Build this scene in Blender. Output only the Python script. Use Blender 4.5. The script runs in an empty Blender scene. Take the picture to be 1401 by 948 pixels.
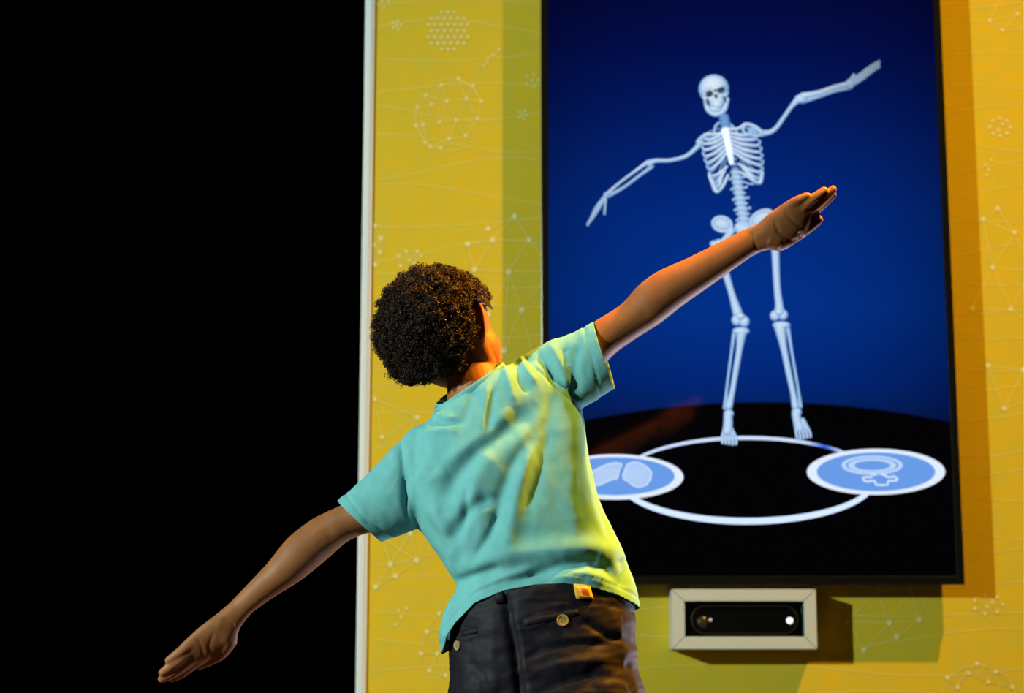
import bpy, bmesh, math, random
import numpy as np
from mathutils import Vector, Matrix

# ------------------------------------------------------------------ camera, world, lights
SC = bpy.context.scene
COL = SC.collection
SC.view_settings.view_transform = 'Standard'
SC.view_settings.look = 'None'
SC.view_settings.exposure = 0.0
SC.view_settings.gamma = 1.0
SC.view_settings.use_curve_mapping = False

F = 2600.0                                   # focal length in pixels of the 1401x948 frame
PITCH = math.atan(2600 / 14400)
CAM = np.array([0.0, -4.2, 0.6])
FWD = np.array([0, math.cos(PITCH), math.sin(PITCH)])
UPV = np.array([0, -math.sin(PITCH), math.cos(PITCH)])

cd = bpy.data.cameras.new('camera')
cd.sensor_width = 36
cd.lens = F / 1401 * 36
cd.dof.use_dof = True
cd.dof.focus_distance = 3.0
cd.dof.aperture_fstop = 4.0
cam = bpy.data.objects.new('camera', cd)
COL.objects.link(cam)
cam.location = CAM
cam.rotation_euler = (math.pi / 2 + PITCH, 0, 0)
SC.camera = cam

w = bpy.data.worlds.new('world')
w.use_nodes = True
w.node_tree.nodes['Background'].inputs[0].default_value = (0.35, 0.45, 0.6, 1)
w.node_tree.nodes['Background'].inputs[1].default_value = 0.006
SC.world = w


def spot(name, loc, target, energy, color, radius, size, blend=0.3):
    l = bpy.data.lights.new(name, 'SPOT')
    l.energy = energy
    l.color = color
    l.shadow_soft_size = radius
    l.spot_size = math.radians(size)
    l.spot_blend = blend
    o = bpy.data.objects.new(name, l)
    COL.objects.link(o)
    o.location = loc
    d = Vector(target) - Vector(loc)
    o.rotation_euler = d.to_track_quat('-Z', 'Y').to_euler()
    return o


spot('warm_spotlight', (2.25, -1.65, 4.95), (0.3, -0.7, -0.2), 1230, (1.0, 0.54, 0.04), 0.04, 58, 1.0)
spot('added_warm_boy_light', (2.35, -0.80, 3.85), (0.0, -1.2, 0.95), 2300, (1.0, 0.35, 0.02), 0.10, 25, 0.35)  # added unseen lamp: warms the boy while its narrow cone misses the wall
spot('cool_spotlight', (-4.2, -4.05, 2.4), (0.3, -0.2, 1.2), 1150, (0.78, 1.0, 0.85), 0.05, 45)
spot('low_back_light', (1.22, -0.22, 0.36), (0.05, -1.2, 0.95), 80, (0.8, 0.8, 1.0), 0.06, 55)


# ------------------------------------------------------------------ helpers
def P(u, v, Y):
    """world point seen at pixel (u, v) on the vertical plane y = Y"""
    d = F * FWD + (474 - v) * UPV + np.array([u - 700.5, 0, 0])
    return CAM + d * ((Y - CAM[1]) / d[1])


def proj(co):
    """pixels of world points (n,3)"""
    q = co - CAM
    dep = q @ FWD
    return 700.5 + F * q[:, 0] / dep, 474 - F * (q @ UPV) / dep


def lin(r, g, b):
    def f(c):
        c /= 255
        return c / 12.92 if c <= 0.04045 else ((c + 0.055) / 1.055) ** 2.4
    return (f(r), f(g), f(b), 1.0)


def mat(name, color, rough=0.6, metal=0.0, spec=0.5, emit=None, estr=1.0):
    m = bpy.data.materials.new(name)
    m.use_nodes = True
    b = m.node_tree.nodes['Principled BSDF']
    b.inputs['Base Color'].default_value = color if len(color) == 4 else (*color, 1)
    b.inputs['Roughness'].default_value = rough
    b.inputs['Metallic'].default_value = metal
    b.inputs['Specular IOR Level'].default_value = spec
    if emit:
        b.inputs['Emission Color'].default_value = emit
        b.inputs['Emission Strength'].default_value = estr
    return m


def noise_mat(name, c1, c2, scale, rough=0.6, bump=0.0, bscale=200, detail=4, spec=0.5, bdist=0.002):
    """principled material, base colour mottled between two close tones, with a fine bump"""
    m = mat(name, c1, rough, spec=spec)
    nt = m.node_tree
    b = nt.nodes['Principled BSDF']
    tc = nt.nodes.new('ShaderNodeTexCoord')
    n = nt.nodes.new('ShaderNodeTexNoise')
    n.inputs['Scale'].default_value = scale
    n.inputs['Detail'].default_value = detail
    mx = nt.nodes.new('ShaderNodeMix')
    mx.data_type = 'RGBA'
    mx.inputs[6].default_value = (*c1[:3], 1)
    mx.inputs[7].default_value = (*c2[:3], 1)
    rp = nt.nodes.new('ShaderNodeMapRange')
    rp.inputs['From Min'].default_value = 0.35
    rp.inputs['From Max'].default_value = 0.65
    nt.links.new(tc.outputs['Object'], n.inputs['Vector'])
    nt.links.new(n.outputs['Fac'], rp.inputs['Value'])
    nt.links.new(rp.outputs['Result'], mx.inputs[0])
    nt.links.new(mx.outputs[2], b.inputs['Base Color'])
    if bump:
        n2 = nt.nodes.new('ShaderNodeTexNoise')
        n2.inputs['Scale'].default_value = bscale
        n2.inputs['Detail'].default_value = 3
        bp = nt.nodes.new('ShaderNodeBump')
        bp.inputs['Strength'].default_value = bump
        bp.inputs['Distance'].default_value = bdist
        nt.links.new(tc.outputs['Object'], n2.inputs['Vector'])
        nt.links.new(n2.outputs['Fac'], bp.inputs['Height'])
        nt.links.new(bp.outputs['Normal'], b.inputs['Normal'])
    return m


def obj(name, bm, mats, parent=None, smooth=True):
    me = bpy.data.meshes.new(name)
    bm.to_mesh(me)
    bm.free()
    for m in (mats if isinstance(mats, (list, tuple)) else [mats]):
        me.materials.append(m)
    if smooth:
        me.polygons.foreach_set('use_smooth', [True] * len(me.polygons))
    o = bpy.data.objects.new(name, me)
    COL.objects.link(o)
    if parent:
        o.parent = parent
        o.matrix_parent_inverse = Matrix.Translation(parent.location).inverted()
    return o


def empty(name, loc, label, cat):
    o = bpy.data.objects.new(name, None)
    COL.objects.link(o)
    o.location = loc
    o.empty_display_size = 0.1
    o['label'] = label
    o['category'] = cat
    return o


def box(bm, x0, x1, y0, y1, z0, z1, mi=0, bev=0.0):
    t = bmesh.new()
    vs = [t.verts.new((x, y, z)) for x in (x0, x1) for y in (y0, y1) for z in (z0, z1)]
    for f in ((0, 1, 3, 2), (4, 6, 7, 5), (0, 4, 5, 1), (2, 3, 7, 6), (0, 2, 6, 4), (1, 5, 7, 3)):
        t.faces.new([vs[i] for i in f])
    if bev:
        bmesh.ops.bevel(t, geom=t.edges[:], offset=bev, segments=2, affect='EDGES', profile=0.5)
    bmesh.ops.recalc_face_normals(t, faces=t.faces[:])
    merge(bm, t, mi)


def merge(bm, t, mi=0):
    m = {}
    for v in t.verts:
        m[v] = bm.verts.new(v.co)
    for f in t.faces:
        g = bm.faces.new([m[v] for v in f.verts])
        g.material_index = mi
    t.free()


def catmull(rows, k):
    """rows: (n, m) array; k samples per span"""
    rows = np.asarray(rows, float)
    n = len(rows)
    out = []
    for i in range(n - 1):
        p0 = rows[max(i - 1, 0)]
        p1 = rows[i]
        p2 = rows[i + 1]
        p3 = rows[min(i + 2, n - 1)]
        for j in range(k):
            t = j / k
            out.append(0.5 * ((2 * p1) + (-p0 + p2) * t + (2 * p0 - 5 * p1 + 4 * p2 - p3) * t * t
                              + (-p0 + 3 * p1 - 3 * p2 + p3) * t ** 3))
    out.append(rows[-1])
    return np.array(out)


def loft(bm, secs, k=4, n=24, power=1.0, round_ends=True, mi=0):
    """secs: list of (centre, u half vector, v half vector); closed with rounded caps"""
    rows = catmull([np.concatenate(s) for s in secs], k) if k > 1 else np.array([np.concatenate(s) for s in secs])
    rows = list(rows)
    if round_ends:
        def cap(r, r2):
            d = r[:3] - r2[:3]
            d /= max(np.linalg.norm(d), 1e-9)
            R = min(np.linalg.norm(r[3:6]), np.linalg.norm(r[6:9]))
            out = []
            for a in (0.35, 0.7, 0.93):
                s = math.sqrt(1 - a * a)
                q = r.copy()
                q[:3] = r[:3] + d * R * a
                q[3:] = r[3:] * s
                out.append(q)
            return out
        rows = cap(rows[0], rows[1])[::-1] + rows + cap(rows[-1], rows[-2])
    rings = []
    for r in rows:
        c, u, v = r[:3], r[3:6], r[6:9]
        ring = []
        for i in range(n):
            a = 2 * math.pi * i / n
            ca, sa = math.cos(a), math.sin(a)
            ca = math.copysign(abs(ca) ** power, ca)
            sa = math.copysign(abs(sa) ** power, sa)
            ring.append(bm.verts.new(c + u * ca + v * sa))
        rings.append(ring)
    for a, b in zip(rings[:-1], rings[1:]):
        for i in range(n):
            f = bm.faces.new((a[i], a[(i + 1) % n], b[(i + 1) % n], b[i]))
            f.material_index = mi
    bm.faces.new(rings[0][::-1]).material_index = mi
    bm.faces.new(rings[-1]).material_index = mi


def tube(bm, pts, rad, k=4, n=12, flat=1.0, ref=(0, 1, 0), mi=0):
    """round tube through world points; rad per point"""
    pts = [np.asarray(p, float) for p in pts]
    if np.isscalar(rad):
        rad = [rad] * len(pts)
    secs = []
    for i, p in enumerate(pts):
        d = pts[min(i + 1, len(pts) - 1)] - pts[max(i - 1, 0)]
        d /= np.linalg.norm(d)
        v = np.asarray(ref, float)
        v = v - d * (v @ d)
        v /= np.linalg.norm(v)
        u = np.cross(d, v)
        secs.append((p, u * rad[i], v * rad[i] * flat))
    loft(bm, secs, k, n, mi=mi)


def ellipsoid(bm, c, ax, ay, az, seg=24, mi=0):
    t = bmesh.new()
    bmesh.ops.create_uvsphere(t, u_segments=seg, v_segments=seg // 2, radius=1)
    M = np.column_stack([ax, ay, az])
    for v in t.verts:
        v.co = Vector(np.asarray(c) + M @ np.array(v.co))
    merge(bm, t, mi)


def remesh(name, bm, voxel, smooth_it, mats, parent):
    bmesh.ops.recalc_face_normals(bm, faces=bm.faces[:])
    o = obj(name, bm, mats, parent)
    m = o.modifiers.new('r', 'REMESH')
    m.mode = 'VOXEL'
    m.voxel_size = voxel
    m.use_smooth_shade = True
    s = o.modifiers.new('s', 'SMOOTH')
    s.factor = 0.5
    s.iterations = smooth_it
    bpy.context.view_layer.update()
    dg = bpy.context.evaluated_depsgraph_get()
    me = bpy.data.meshes.new_from_object(o.evaluated_get(dg))
    o.modifiers.clear()
    o.data = me
    me.name = name
    me.polygons.foreach_set('use_smooth', [True] * len(me.polygons))
    return o


def coords(me):
    a = np.empty(len(me.vertices) * 3)
    me.vertices.foreach_get('co', a)
    return a.reshape(-1, 3)


def setco(me, a):
    me.vertices.foreach_set('co', a.ravel())
    me.update()


def normals(me):
    a = np.empty(len(me.vertices) * 3)
    me.vertices.foreach_get('normal', a)
    return a.reshape(-1, 3)


def dist_poly(x, y, pts):
    """distance to a polyline and position along it (0..1)"""
    best = np.full(len(x), 1e9)
    par = np.zeros(len(x))
    n = len(pts) - 1
    for i in range(n):
        ax, ay = pts[i]
        bx, by = pts[i + 1]
        dx, dy = bx - ax, by - ay
        t = np.clip(((x - ax) * dx + (y - ay) * dy) / (dx * dx + dy * dy), 0, 1)
        d = np.hypot(x - ax - t * dx, y - ay - t * dy)
        m = d < best
        best[m] = d[m]
        par[m] = (i + t[m]) / n
    return best, par


def to_flat(o, center):
    """moves the mesh data so that the object's own origin sits at its centre"""
    me = o.data
    me.transform(Matrix.Translation(-Vector(center)))
    o.location = Vector(center)


# ------------------------------------------------------------------ materials
M_floor = noise_mat('dark_carpet', (0.02, 0.02, 0.024), (0.012, 0.012, 0.015), 30, 0.9, 0.4, 300)
M_black = noise_mat('darkness_black', (0.0012, 0.0012, 0.0016), (0.0008, 0.0008, 0.001), 3, 0.95, spec=0.0)  # near-black colour stands in for the darkness of the unlit room
M_yellow = noise_mat('yellow_wall_print', (0.73, 0.50, 0.024), (0.645, 0.50, 0.042), 22, 0.75, 0.12, 700, 8, 0.15, 0.0006)
M_print = noise_mat('pale_printed_lines', (0.78, 0.61, 0.14), (0.72, 0.56, 0.11), 14, 0.75, spec=0.15)
M_node = noise_mat('pale_printed_dots', (0.82, 0.74, 0.40), (0.80, 0.70, 0.33), 14, 0.75, spec=0.15)
M_white = mat('white_edge_trim', (0.78, 0.80, 0.90), 0.45)
M_fwhite = mat('satin_white_frame', (0.58, 0.61, 0.66), 0.4)
M_bezel = mat('black_gloss_bezel', (0.006, 0.006, 0.007), 0.22, spec=0.5)
M_cavity = mat('dark_cavity_lining', (0.03, 0.085, 0.085), 0.4)

# ------------------------------------------------------------------ structure
WALL_L = P(508, 474, 0)[0]
TRIM_L = P(493.5, 474, 0)[0]

bm = bmesh.new()
box(bm, -6, 6, -7, 4, -0.05, 0)
o = obj('floor', bm, M_floor, smooth=False)
o['kind'] = 'structure'
bm = bmesh.new()
box(bm, -6, 6, -7, 4, 6.4, 6.5)
o = obj('ceiling', bm, M_black, smooth=False)
o['kind'] = 'structure'
bm = bmesh.new()
box(bm, -6, 6, 3.9, 4.0, 0, 6.4)
o = obj('wall_left', bm, M_black, smooth=False)
o['kind'] = 'structure'

# yellow exhibition wall with its printed network pattern in the same mesh
bm = bmesh.new()
box(bm, WALL_L, 3.2, 0.0, 0.16, 0, 4.2)
lay = [0]


def pr_line(pts, wpx, mi=1):
    """flat printed ribbon on the wall through pixel points"""
    lay[0] += 1
    yy = -0.0003 - 0.000002 * (lay[0] % 200)
    pp = [P(u, v, 0) for u, v in pts]
    h = wpx * 0.00162 / 2
    prev = None
    for i, p in enumerate(pp):
        d = pp[min(i + 1, len(pp) - 1)] - pp[max(i - 1, 0)]
        d /= np.linalg.norm(d) + 1e-9
        nx, nz = -d[2] * h, d[0] * h
        a = bm.verts.new((p[0] + nx, yy, p[2] + nz))
        b = bm.verts.new((p[0] - nx, yy, p[2] - nz))
        if prev:
            f = bm.faces.new((prev[0], prev[1], b, a))
            f.material_index = mi
            f.normal_update()
            if f.normal.y > 0:
                f.normal_flip()
        prev = (a, b)


def pr_dot(u, v, rpx, mi=2):
    lay[0] += 1
    yy = -0.0008 - 0.000002 * (lay[0] % 200)
    p = P(u, v, 0)
    r = rpx * 0.00162
    f = bm.faces.new([bm.verts.new((p[0] + r * math.cos(a), yy, p[2] + r * math.sin(a)))
                      for a in [k * math.pi / 6 for k in range(12)]])
    f.material_index = mi
    f.normal_update()
    if f.normal.y > 0:
        f.normal_flip()


def net(nodes, edges, lw=1.8, dr=3.2):
    for a, b in edges:
        pr_line([nodes[a], nodes[b]], lw)
    for n_ in nodes:
        pr_dot(n_[0], n_[1], dr)


def auto_net(nodes, maxd, lw=1.8, dr=3.2):
    e = []
    for i in range(len(nodes)):
        for j in range(i + 1, len(nodes)):
            if math.dist(nodes[i], nodes[j]) < maxd:
                e.append((i, j))
    net(nodes, e, lw, dr)


def keep(u):
    return P(u, 474, 0)[0] > WALL_L + 0.004


# long wavy strata lines
rnd = random.Random(5)
for v0 in list(range(-150, 1180, 38)):
    am = rnd.uniform(5, 12)
    ph = rnd.uniform(0, 6.28)
    wl = rnd.uniform(300, 520)
    pts = []
    for u in range(512, 2200, 14):
        vv = v0 + am * math.sin(u / wl * 6.28 + ph) + 5 * math.sin(u / 130 + ph * 2)
        pts.append((u, vv))
    pr_line(pts, 1.5)
# large sphere, upper left
S1 = [(480 + a / 3.95, b / 3.95) for a, b in
      [(580, 425), (660, 465), (705, 545), (685, 640), (620, 735), (530, 750), (485, 800), (430, 795), (400, 770),
       (390, 675), (350, 680), (360, 580), (405, 515), (490, 460), (435, 565), (520, 545), (625, 535), (480, 660),
       (570, 650)]]
auto_net(S1, 33, 1.5, 2.6)
pr_line([(615 + 46 * math.cos(a), 157 + 49 * math.sin(a)) for a in np.linspace(0, 6.283, 40)], 1.3)
# small dense ball
B1 = []
for j in range(7):
    for i in range(7):
        x, y = (i - 3) * 9 + (j % 2) * 4, (j - 3) * 8.5
        if x * x + y * y < 29 ** 2:
            B1.append((613 + x, 42 + y))
auto_net(B1, 11, 1.2, 2.2)
for c in ((543, 34, 6), (523, 2, 9), (716, 157, 6), (728, 110, 9)):
    auto_net([(c[0] + c[2] * math.cos(k * 1.256), c[1] + c[2] * math.sin(k * 1.256)) for k in range(5)] + [(c[0], c[1])],
             c[2] * 1.3, 1.2, 1.8)
net([(662, 90), (668, 80), (675, 76), (683, 68), (667, 85)], [(0, 1), (1, 2), (2, 3), (1, 4)], 1.3, 2)
# network behind the head
N3 = [(704, 296), (724, 328), (674, 328), (640, 334), (696, 372), (649, 369), (714, 424), (668, 313), (757, 370),
      (690, 480), (730, 490), (668, 430)]
net(N3, [(0, 1), (0, 2), (2, 3), (2, 4), (2, 5), (3, 5), (1, 4), (4, 5), (4, 6), (1, 8), (4, 8), (6, 8), (6, 9), (6, 10),
         (4, 11), (0, 7), (1, 2), (4, 9)], 1.9, 4)
auto_net([(545, 350), (556, 344), (571, 344), (560, 356), (548, 364), (567, 360), (576, 350)], 18, 1.3, 2.4)
# half ball cut by the wall's left edge
auto_net([(513, 309), (521, 326), (520, 345), (512, 335), (513, 362)], 30, 1.6, 3)
pr_line([(511 + 14 * math.cos(a), 335 + 31 * math.sin(a)) for a in np.linspace(-1.4, 1.4, 20)], 1.3)
auto_net([(513, 546), (571, 571), (523, 598), (545, 620), (600, 640)], 75, 1.6, 3)
auto_net([(534, 772), (570, 767), (561, 729), (514, 803), (541, 788), (590, 720), (522, 735)], 62, 1.8, 3.6)
A1 = [(601, 839), (584, 864), (576, 894), (598, 894), (587, 917), (610, 924), (612, 860)]
auto_net(A1, 38, 1.4, 3)
pr_line([(620 + 44 * math.cos(a), 885 + 48 * math.sin(a)) for a in np.linspace(1.8, 4.6, 24)], 1.3)
net([(545, 835), (549, 845), (541, 855), (556, 832)], [(0, 1), (1, 2), (1, 3)], 1.3, 2)
# right hand side
auto_net([(1388, 318), (1358, 366), (1383, 423), (1412, 370), (1400, 506), (1374, 559), (1420, 450), (1330, 422),
          (1352, 500), (1345, 300), (1430, 540), (1365, 285)], 76, 1.8, 3.6)
auto_net([(1392, 19), (1371, 41), (1354, 28), (1372, -10), (1410, 40), (1345, -20)], 45, 1.6, 3)
R1 = [(1368 + 14 * math.cos(k * 0.785), 174 + 12 * math.sin(k * 0.785)) for k in range(8)] + [(1366, 178), (1372, 170)]
auto_net(R1, 13, 1.2, 2.2)
auto_net([(1348, 225), (1352, 232), (1350, 240), (1356, 219)], 12, 1.2, 2)
auto_net([(1217, 852), (1258, 848), (1200, 808), (1246, 806), (1182, 889), (1227, 871), (1275, 790), (1160, 850)],
         66, 1.8, 3.6)
R2 = [(1352 + 20 * math.cos(k * 0.897), 827 + 13 * math.sin(k * 0.897)) for k in range(7)] + [(1350, 830), (1358, 824)]
auto_net(R2, 20, 1.2, 2.4)
for s in (1, 0.6):
    pr_line([(1339 + 52 * s * math.cos(a), 962 + 52 * math.sin(a)) for a in np.linspace(3.0, 6.4, 24)], 1.4)
auto_net([(1325, 921), (1337, 908), (1362, 919), (1296, 927), (1352, 933), (1310, 940), (1385, 940)], 36, 1.3, 3)
o = obj('wall_back', bm, [M_yellow, M_print, M_node], smooth=False)
o['kind'] = 'structure'

# white edge trim: an angle profile closing the wall's left end
bm = bmesh.new()
box(bm, TRIM_L, WALL_L - 0.0012, -0.006, 0.02, 0, 4.2, bev=0.002)
box(bm, TRIM_L + 0.001, TRIM_L + 0.006, 0.015, 0.165, 0, 4.2)
box(bm, WALL_L - 0.0125, WALL_L - 0.0085, -0.008, -0.004, 0, 4.2)
o = obj('trim_1', bm, M_white, smooth=False)
o['kind'] = 'structure'

# ------------------------------------------------------------------ wall display
TVY = -0.06
tx0 = P(740.5, 300, TVY)[0]
tx1 = P(1319.5, 800, TVY)[0]
tz0 = P(1000, 800, TVY)[2]
tz1 = tz0 + (tx1 - tx0) * 16 / 9 * 0.99
sx0, sx1 = tx0 + 0.0165, tx1 - 0.0165
sz0, sz1 = tz0 + 0.019, tz1 - 0.0165
tv = empty('wall_display', ((tx0 + tx1) / 2, TVY, tz0),
           'tall portrait flat screen with thin black bezel showing a skeleton', 'screen')
bm = bmesh.new()
box(bm, tx0 + 0.002, tx1 - 0.002, TVY + 0.004, -0.040, tz0 + 0.002, tz1 - 0.002, bev=0.003)
obj('housing', bm, M_bezel, tv, smooth=False)
bm = bmesh.new()
for x0, x1, z0, z1 in ((tx0, sx0, tz0, tz1), (sx1, tx1, tz0, tz1), (sx0, sx1, tz0, sz0), (sx0, sx1, sz1, tz1)):
    box(bm, x0, x1, TVY - 0.004, TVY + 0.004, z0, z1, bev=0.001)
obj('bezel', bm, M_bezel, tv, smooth=False)
bm = bmesh.new()
box(bm, (tx0 + tx1) / 2 - 0.2, (tx0 + tx1) / 2 + 0.2, -0.0402, -0.0005, tz0 + 0.5, tz0 + 1.1)
obj('wall_mount', bm, M_bezel, tv, smooth=False)


def screen_mat(name, rough=0.06, strength=1.0):
    """picture shown by the panel: colours come from the mesh's 'picture' attribute, behind gloss"""
    m = bpy.data.materials.new(name)
    m.use_nodes = True
    nt = m.node_tree
    b = nt.nodes['Principled BSDF']
    b.inputs['Base Color'].default_value = (0.0004, 0.0004, 0.0005, 1)
    b.inputs['Roughness'].default_value = rough
    b.inputs['Specular IOR Level'].default_value = 0.35
    a = nt.nodes.new('ShaderNodeAttribute')
    a.attribute_name = 'picture'
    nt.links.new(a.outputs['Color'], b.inputs['Emission Color'])
    b.inputs['Emission Strength'].default_value = strength
    return m


M_screen = screen_mat('screen_picture')


def paint(o, cols):
    at = o.data.color_attributes.new('picture', 'FLOAT_COLOR', 'POINT')
    c = np.ones((len(o.data.vertices), 4))
    c[:, :3] = cols
    at.data.foreach_set('color', c.ravel())


# background of the picture: deep blue backdrop above a dark round floor
nx, nz = 150, 520
xs = np.linspace(sx0, sx1, nx)
zs = np.linspace(sz0, sz1, nz)
X, Z = np.meshgrid(xs, zs)
co = np.column_stack([X.ravel(), np.full(X.size, TVY), Z.ravel()])
me = bpy.data.meshes.new('screen')
idx = np.arange(nx * nz).reshape(nz, nx)
fc = np.column_stack([idx[:-1, :-1].ravel(), idx[:-1, 1:].ravel(), idx[1:, 1:].ravel(), idx[1:, :-1].ravel()])
me.from_pydata(co.tolist(), [], fc.tolist())
me.materials.append(M_screen)
scr = bpy.data.objects.new('screen', me)
COL.objects.link(scr)
scr.parent = tv
scr.matrix_parent_inverse = Matrix.Translation(tv.location).inverted()
pu, pv = proj(co)
ys = np.array([-700, -250, 0, 60, 150, 300, 420, 520, 570])
ramp = np.array([lin(1, 3, 20), lin(1, 4, 30), lin(1, 8, 60), lin(1, 12, 74), lin(1, 24, 96), lin(1, 42, 128), lin(1, 48, 136),
                 lin(1, 38, 118), lin(3, 30, 92)])[:, :3]
bc = np.stack([np.interp(pv, ys, ramp[:, i]) for i in range(3)], 1)
fall = 1 - 0.50 * np.clip(np.abs(pu - 1010) / 290, 0, 1.2) ** 2.2
bc *= fall[:, None]
edge = 549 + ((pu - 1045) / 250) ** 2 * 26
k = np.clip((pv - edge) / 2.0, 0, 1)[:, None]
fl = np.array(lin(2, 2, 4)[:3])
bc = bc * (1 - k) + fl * k
paint(scr, bc)

# --- platform ring and buttons in the picture
def disc_pts(cx, cy, rx, ry, n=96):
    return [(cx + rx * math.cos(2 * math.pi * i / n), cy + ry * math.sin(2 * math.pi * i / n)) for i in range(n)]


def flat_mesh(name, shapes, parent, lift):
    """shapes: list of (outer pts, inner pts or None, colour fn or colour)"""
    bm = bmesh.new()
    cl = []
    for k_, (outer, inner, colr) in enumerate(shapes):
        y = TVY - lift - k_ * 0.00004
        vo = [bm.verts.new(Vector((*P(u, v, TVY)[[0]], y, P(u, v, TVY)[2]))) for u, v in outer]
        fs = []
        if inner is None:
            fs.append(bm.faces.new(vo))
            vi = []
        else:
            vi = [bm.verts.new(Vector((P(u, v, TVY)[0], y, P(u, v, TVY)[2]))) for u, v in inner]
            n = len(vo)
            for i in range(n):
                fs.append(bm.faces.new((vo[i], vo[(i + 1) % n], vi[(i + 1) % n], vi[i])))
        for f in fs:
            f.normal_update()
            if f.normal.y > 0:
                f.normal_flip()
        for (u, v) in list(outer) + list(inner or []):
            cl.append(colr(u, v) if callable(colr) else colr[:3])
    bm.verts.index_update()
    o = obj(name, bm, M_screen, parent, smooth=False)
    paint(o, np.array(cl))
    return o


def ring_col(u, v):
    b = math.exp(-((u - 1128) / 16) ** 2) if v < 640 else 0
    c = np.array(lin(205, 225, 255)[:3]) * (1.0 + 0.15 * (v > 660))
    return c * (1 - b) + np.array(lin(40, 90, 220)[:3]) * b


flat_mesh('platform_ring', [(disc_pts(1022, 657, 177, 60.5), disc_pts(1022, 655, 171, 53.5), ring_col)], scr, 0.0003)
bcol = lambda u, v: np.array(lin(104, 156, 232)[:3])
wcol = lin(225, 238, 255)
icol = lin(190, 215, 250)
btn = flat_mesh('round_button', [(disc_pts(1198.5, 645.5, 94.5, 31.5), disc_pts(1198.5, 645.5, 80, 26), wcol),
                                 (disc_pts(1198.5, 645.5, 81, 26.5), None, bcol)], scr, 0.0006)


def stroke(pts, w, col, closed=False):
    n = len(pts)
    L, R = [], []
    for i, (u, v) in enumerate(pts):
        a = pts[(i - 1) % n] if (closed or i > 0) else pts[i]
        b = pts[(i + 1) % n] if (closed or i < n - 1) else pts[i]
        dx, dy = b[0] - a[0], b[1] - a[1]
        q = math.hypot(dx, dy) or 1
        L.append((u - dy / q * w / 2, v + dx / q * w / 2 * 0.8))
        R.append((u + dy / q * w / 2, v - dx / q * w / 2 * 0.8))
    if closed:
        return (L, R, col)
    return (L + R[::-1], None, col)


Z6 = lambda a, b: (1095 + a / 6.671, 605 + b / 6.671)
cross = [Z6(*q) for q in ((690, 300), (640, 290), (655, 318), (610, 318), (570, 322), (575, 345), (600, 360), (650, 352), (680, 355),
                          (690, 388), (740, 392), (795, 388), (800, 352), (840, 352), (875, 352), (885, 335), (860, 312), (815, 318),
                          (790, 318), (770, 298), (735, 290))]
flat_mesh('symbol', [(disc_pts(*Z6(655, 210), 42, 13.2), disc_pts(*Z6(655, 210), 36, 10.2), icol),
                     (disc_pts(*Z6(655, 212), 33, 9.5), disc_pts(*Z6(655, 212), 24.5, 6.5), icol),
                     stroke(cross, 3.0, wcol)], scr, 0.0009)
btn2 = flat_mesh('round_button', [(disc_pts(841, 652.5, 94, 31), disc_pts(841, 651.5, 81, 25.5), wcol),
                                  (disc_pts(841, 651.5, 82, 26), None, bcol)], scr, 0.0006)
Z7 = lambda a, b: (800 + a / 9.34, 600 + b / 9.34)
lobeR = [Z7(*q) for q in ((545, 330), (620, 300), (700, 310), (790, 360), (850, 430), (840, 520), (790, 590), (700, 625), (620, 600),
                          (560, 550), (500, 520), (490, 470), (515, 400))]
lobeL = [Z7(*q) for q in ((470, 320), (400, 310), (300, 325), (200, 370), (120, 410), (60, 480), (60, 580), (170, 600), (260, 560),
                          (350, 520), (410, 515), (430, 470), (460, 390))]
shapes = []
for lb in (lobeR, lobeL):
    shapes.append((lb, None, lin(172, 202, 245)))
    shapes.append(stroke(lb, 2.4, lin(205, 225, 252), closed=True))
for a in range(6):
    t = a / 5
    shapes.append(stroke([Z7(525, 400 + 90 * t), Z7(790 - 60 * t * t, 390 + 170 * t)], 0.7, lin(205, 225, 252)))
    shapes.append(stroke([Z7(440, 390 + 90 * t), Z7(150, 400 + 170 * t)], 0.7, lin(205, 225, 252)))
shapes.append(stroke([Z7(470, 375), Z7(440, 480)], 1.5, lin(90, 135, 205)))
flat_mesh('symbol', shapes, scr, 0.0009)

# --- the skeleton in the picture: shaded bones, pressed to a thin relief on the panel
skb = bmesh.new()


def bone(pts, rad, flat=1.0, k=4, n=10, dz=0):
    pts = [np.array([p[0], dz if len(p) < 3 else p[2] + dz, -p[1]], float) for p in pts]
    tube(skb, pts, rad, k, n, flat=flat)


def blob(u, v, rx, ry, rz=None, dz=0, rot=0):
    c, s = math.cos(rot), math.sin(rot)
    rz = rz or min(rx, ry)
    ellipsoid(skb, (u, dz, -v), np.array([rx * c, 0, rx * s]), np.array([0, rz, 0]), np.array([-ry * s, 0, ry * c]), 16)


dark_marks = []
# skull
blob(976.5, 122, 21, 20, 18, 0, 0.15)
blob(979, 136, 15, 14, 14, -2)
bone([(965, 136), (969, 150, -3), (979, 155, -6), (990, 151, -3), (995, 136)], [3, 4, 5, 4, 3])
blob(981, 143, 8.5, 7, 9, -9)
blob(979, 149, 9, 4.5, 6, -9)
bone([(964, 124, -14), (972, 120, -18), (979, 123, -19), (987, 117, -17), (993, 118, -12)], [2, 2.2, 2, 2.2, 2])
bone([(963, 134, -8), (968, 138, -12), (973, 137, -14)], 2.2)
bone([(986, 132, -14), (991, 132, -11), (995, 128, -6)], 2.2)
n_dark = len(skb.verts)
for q in ((970.5, 128.5, 5.4, 4.4), (986.5, 123.5, 5.6, 4.2), (979.5, 132, 2.6, 3.4), (968.5, 140, 2.2, 5.0), (991.5, 136, 1.9, 4.4), (979, 124, 3, 1.6)):
    blob(q[0], q[1], q[2], q[3], 2, -21, 0.3)
n_dark2 = len(skb.verts)
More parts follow.
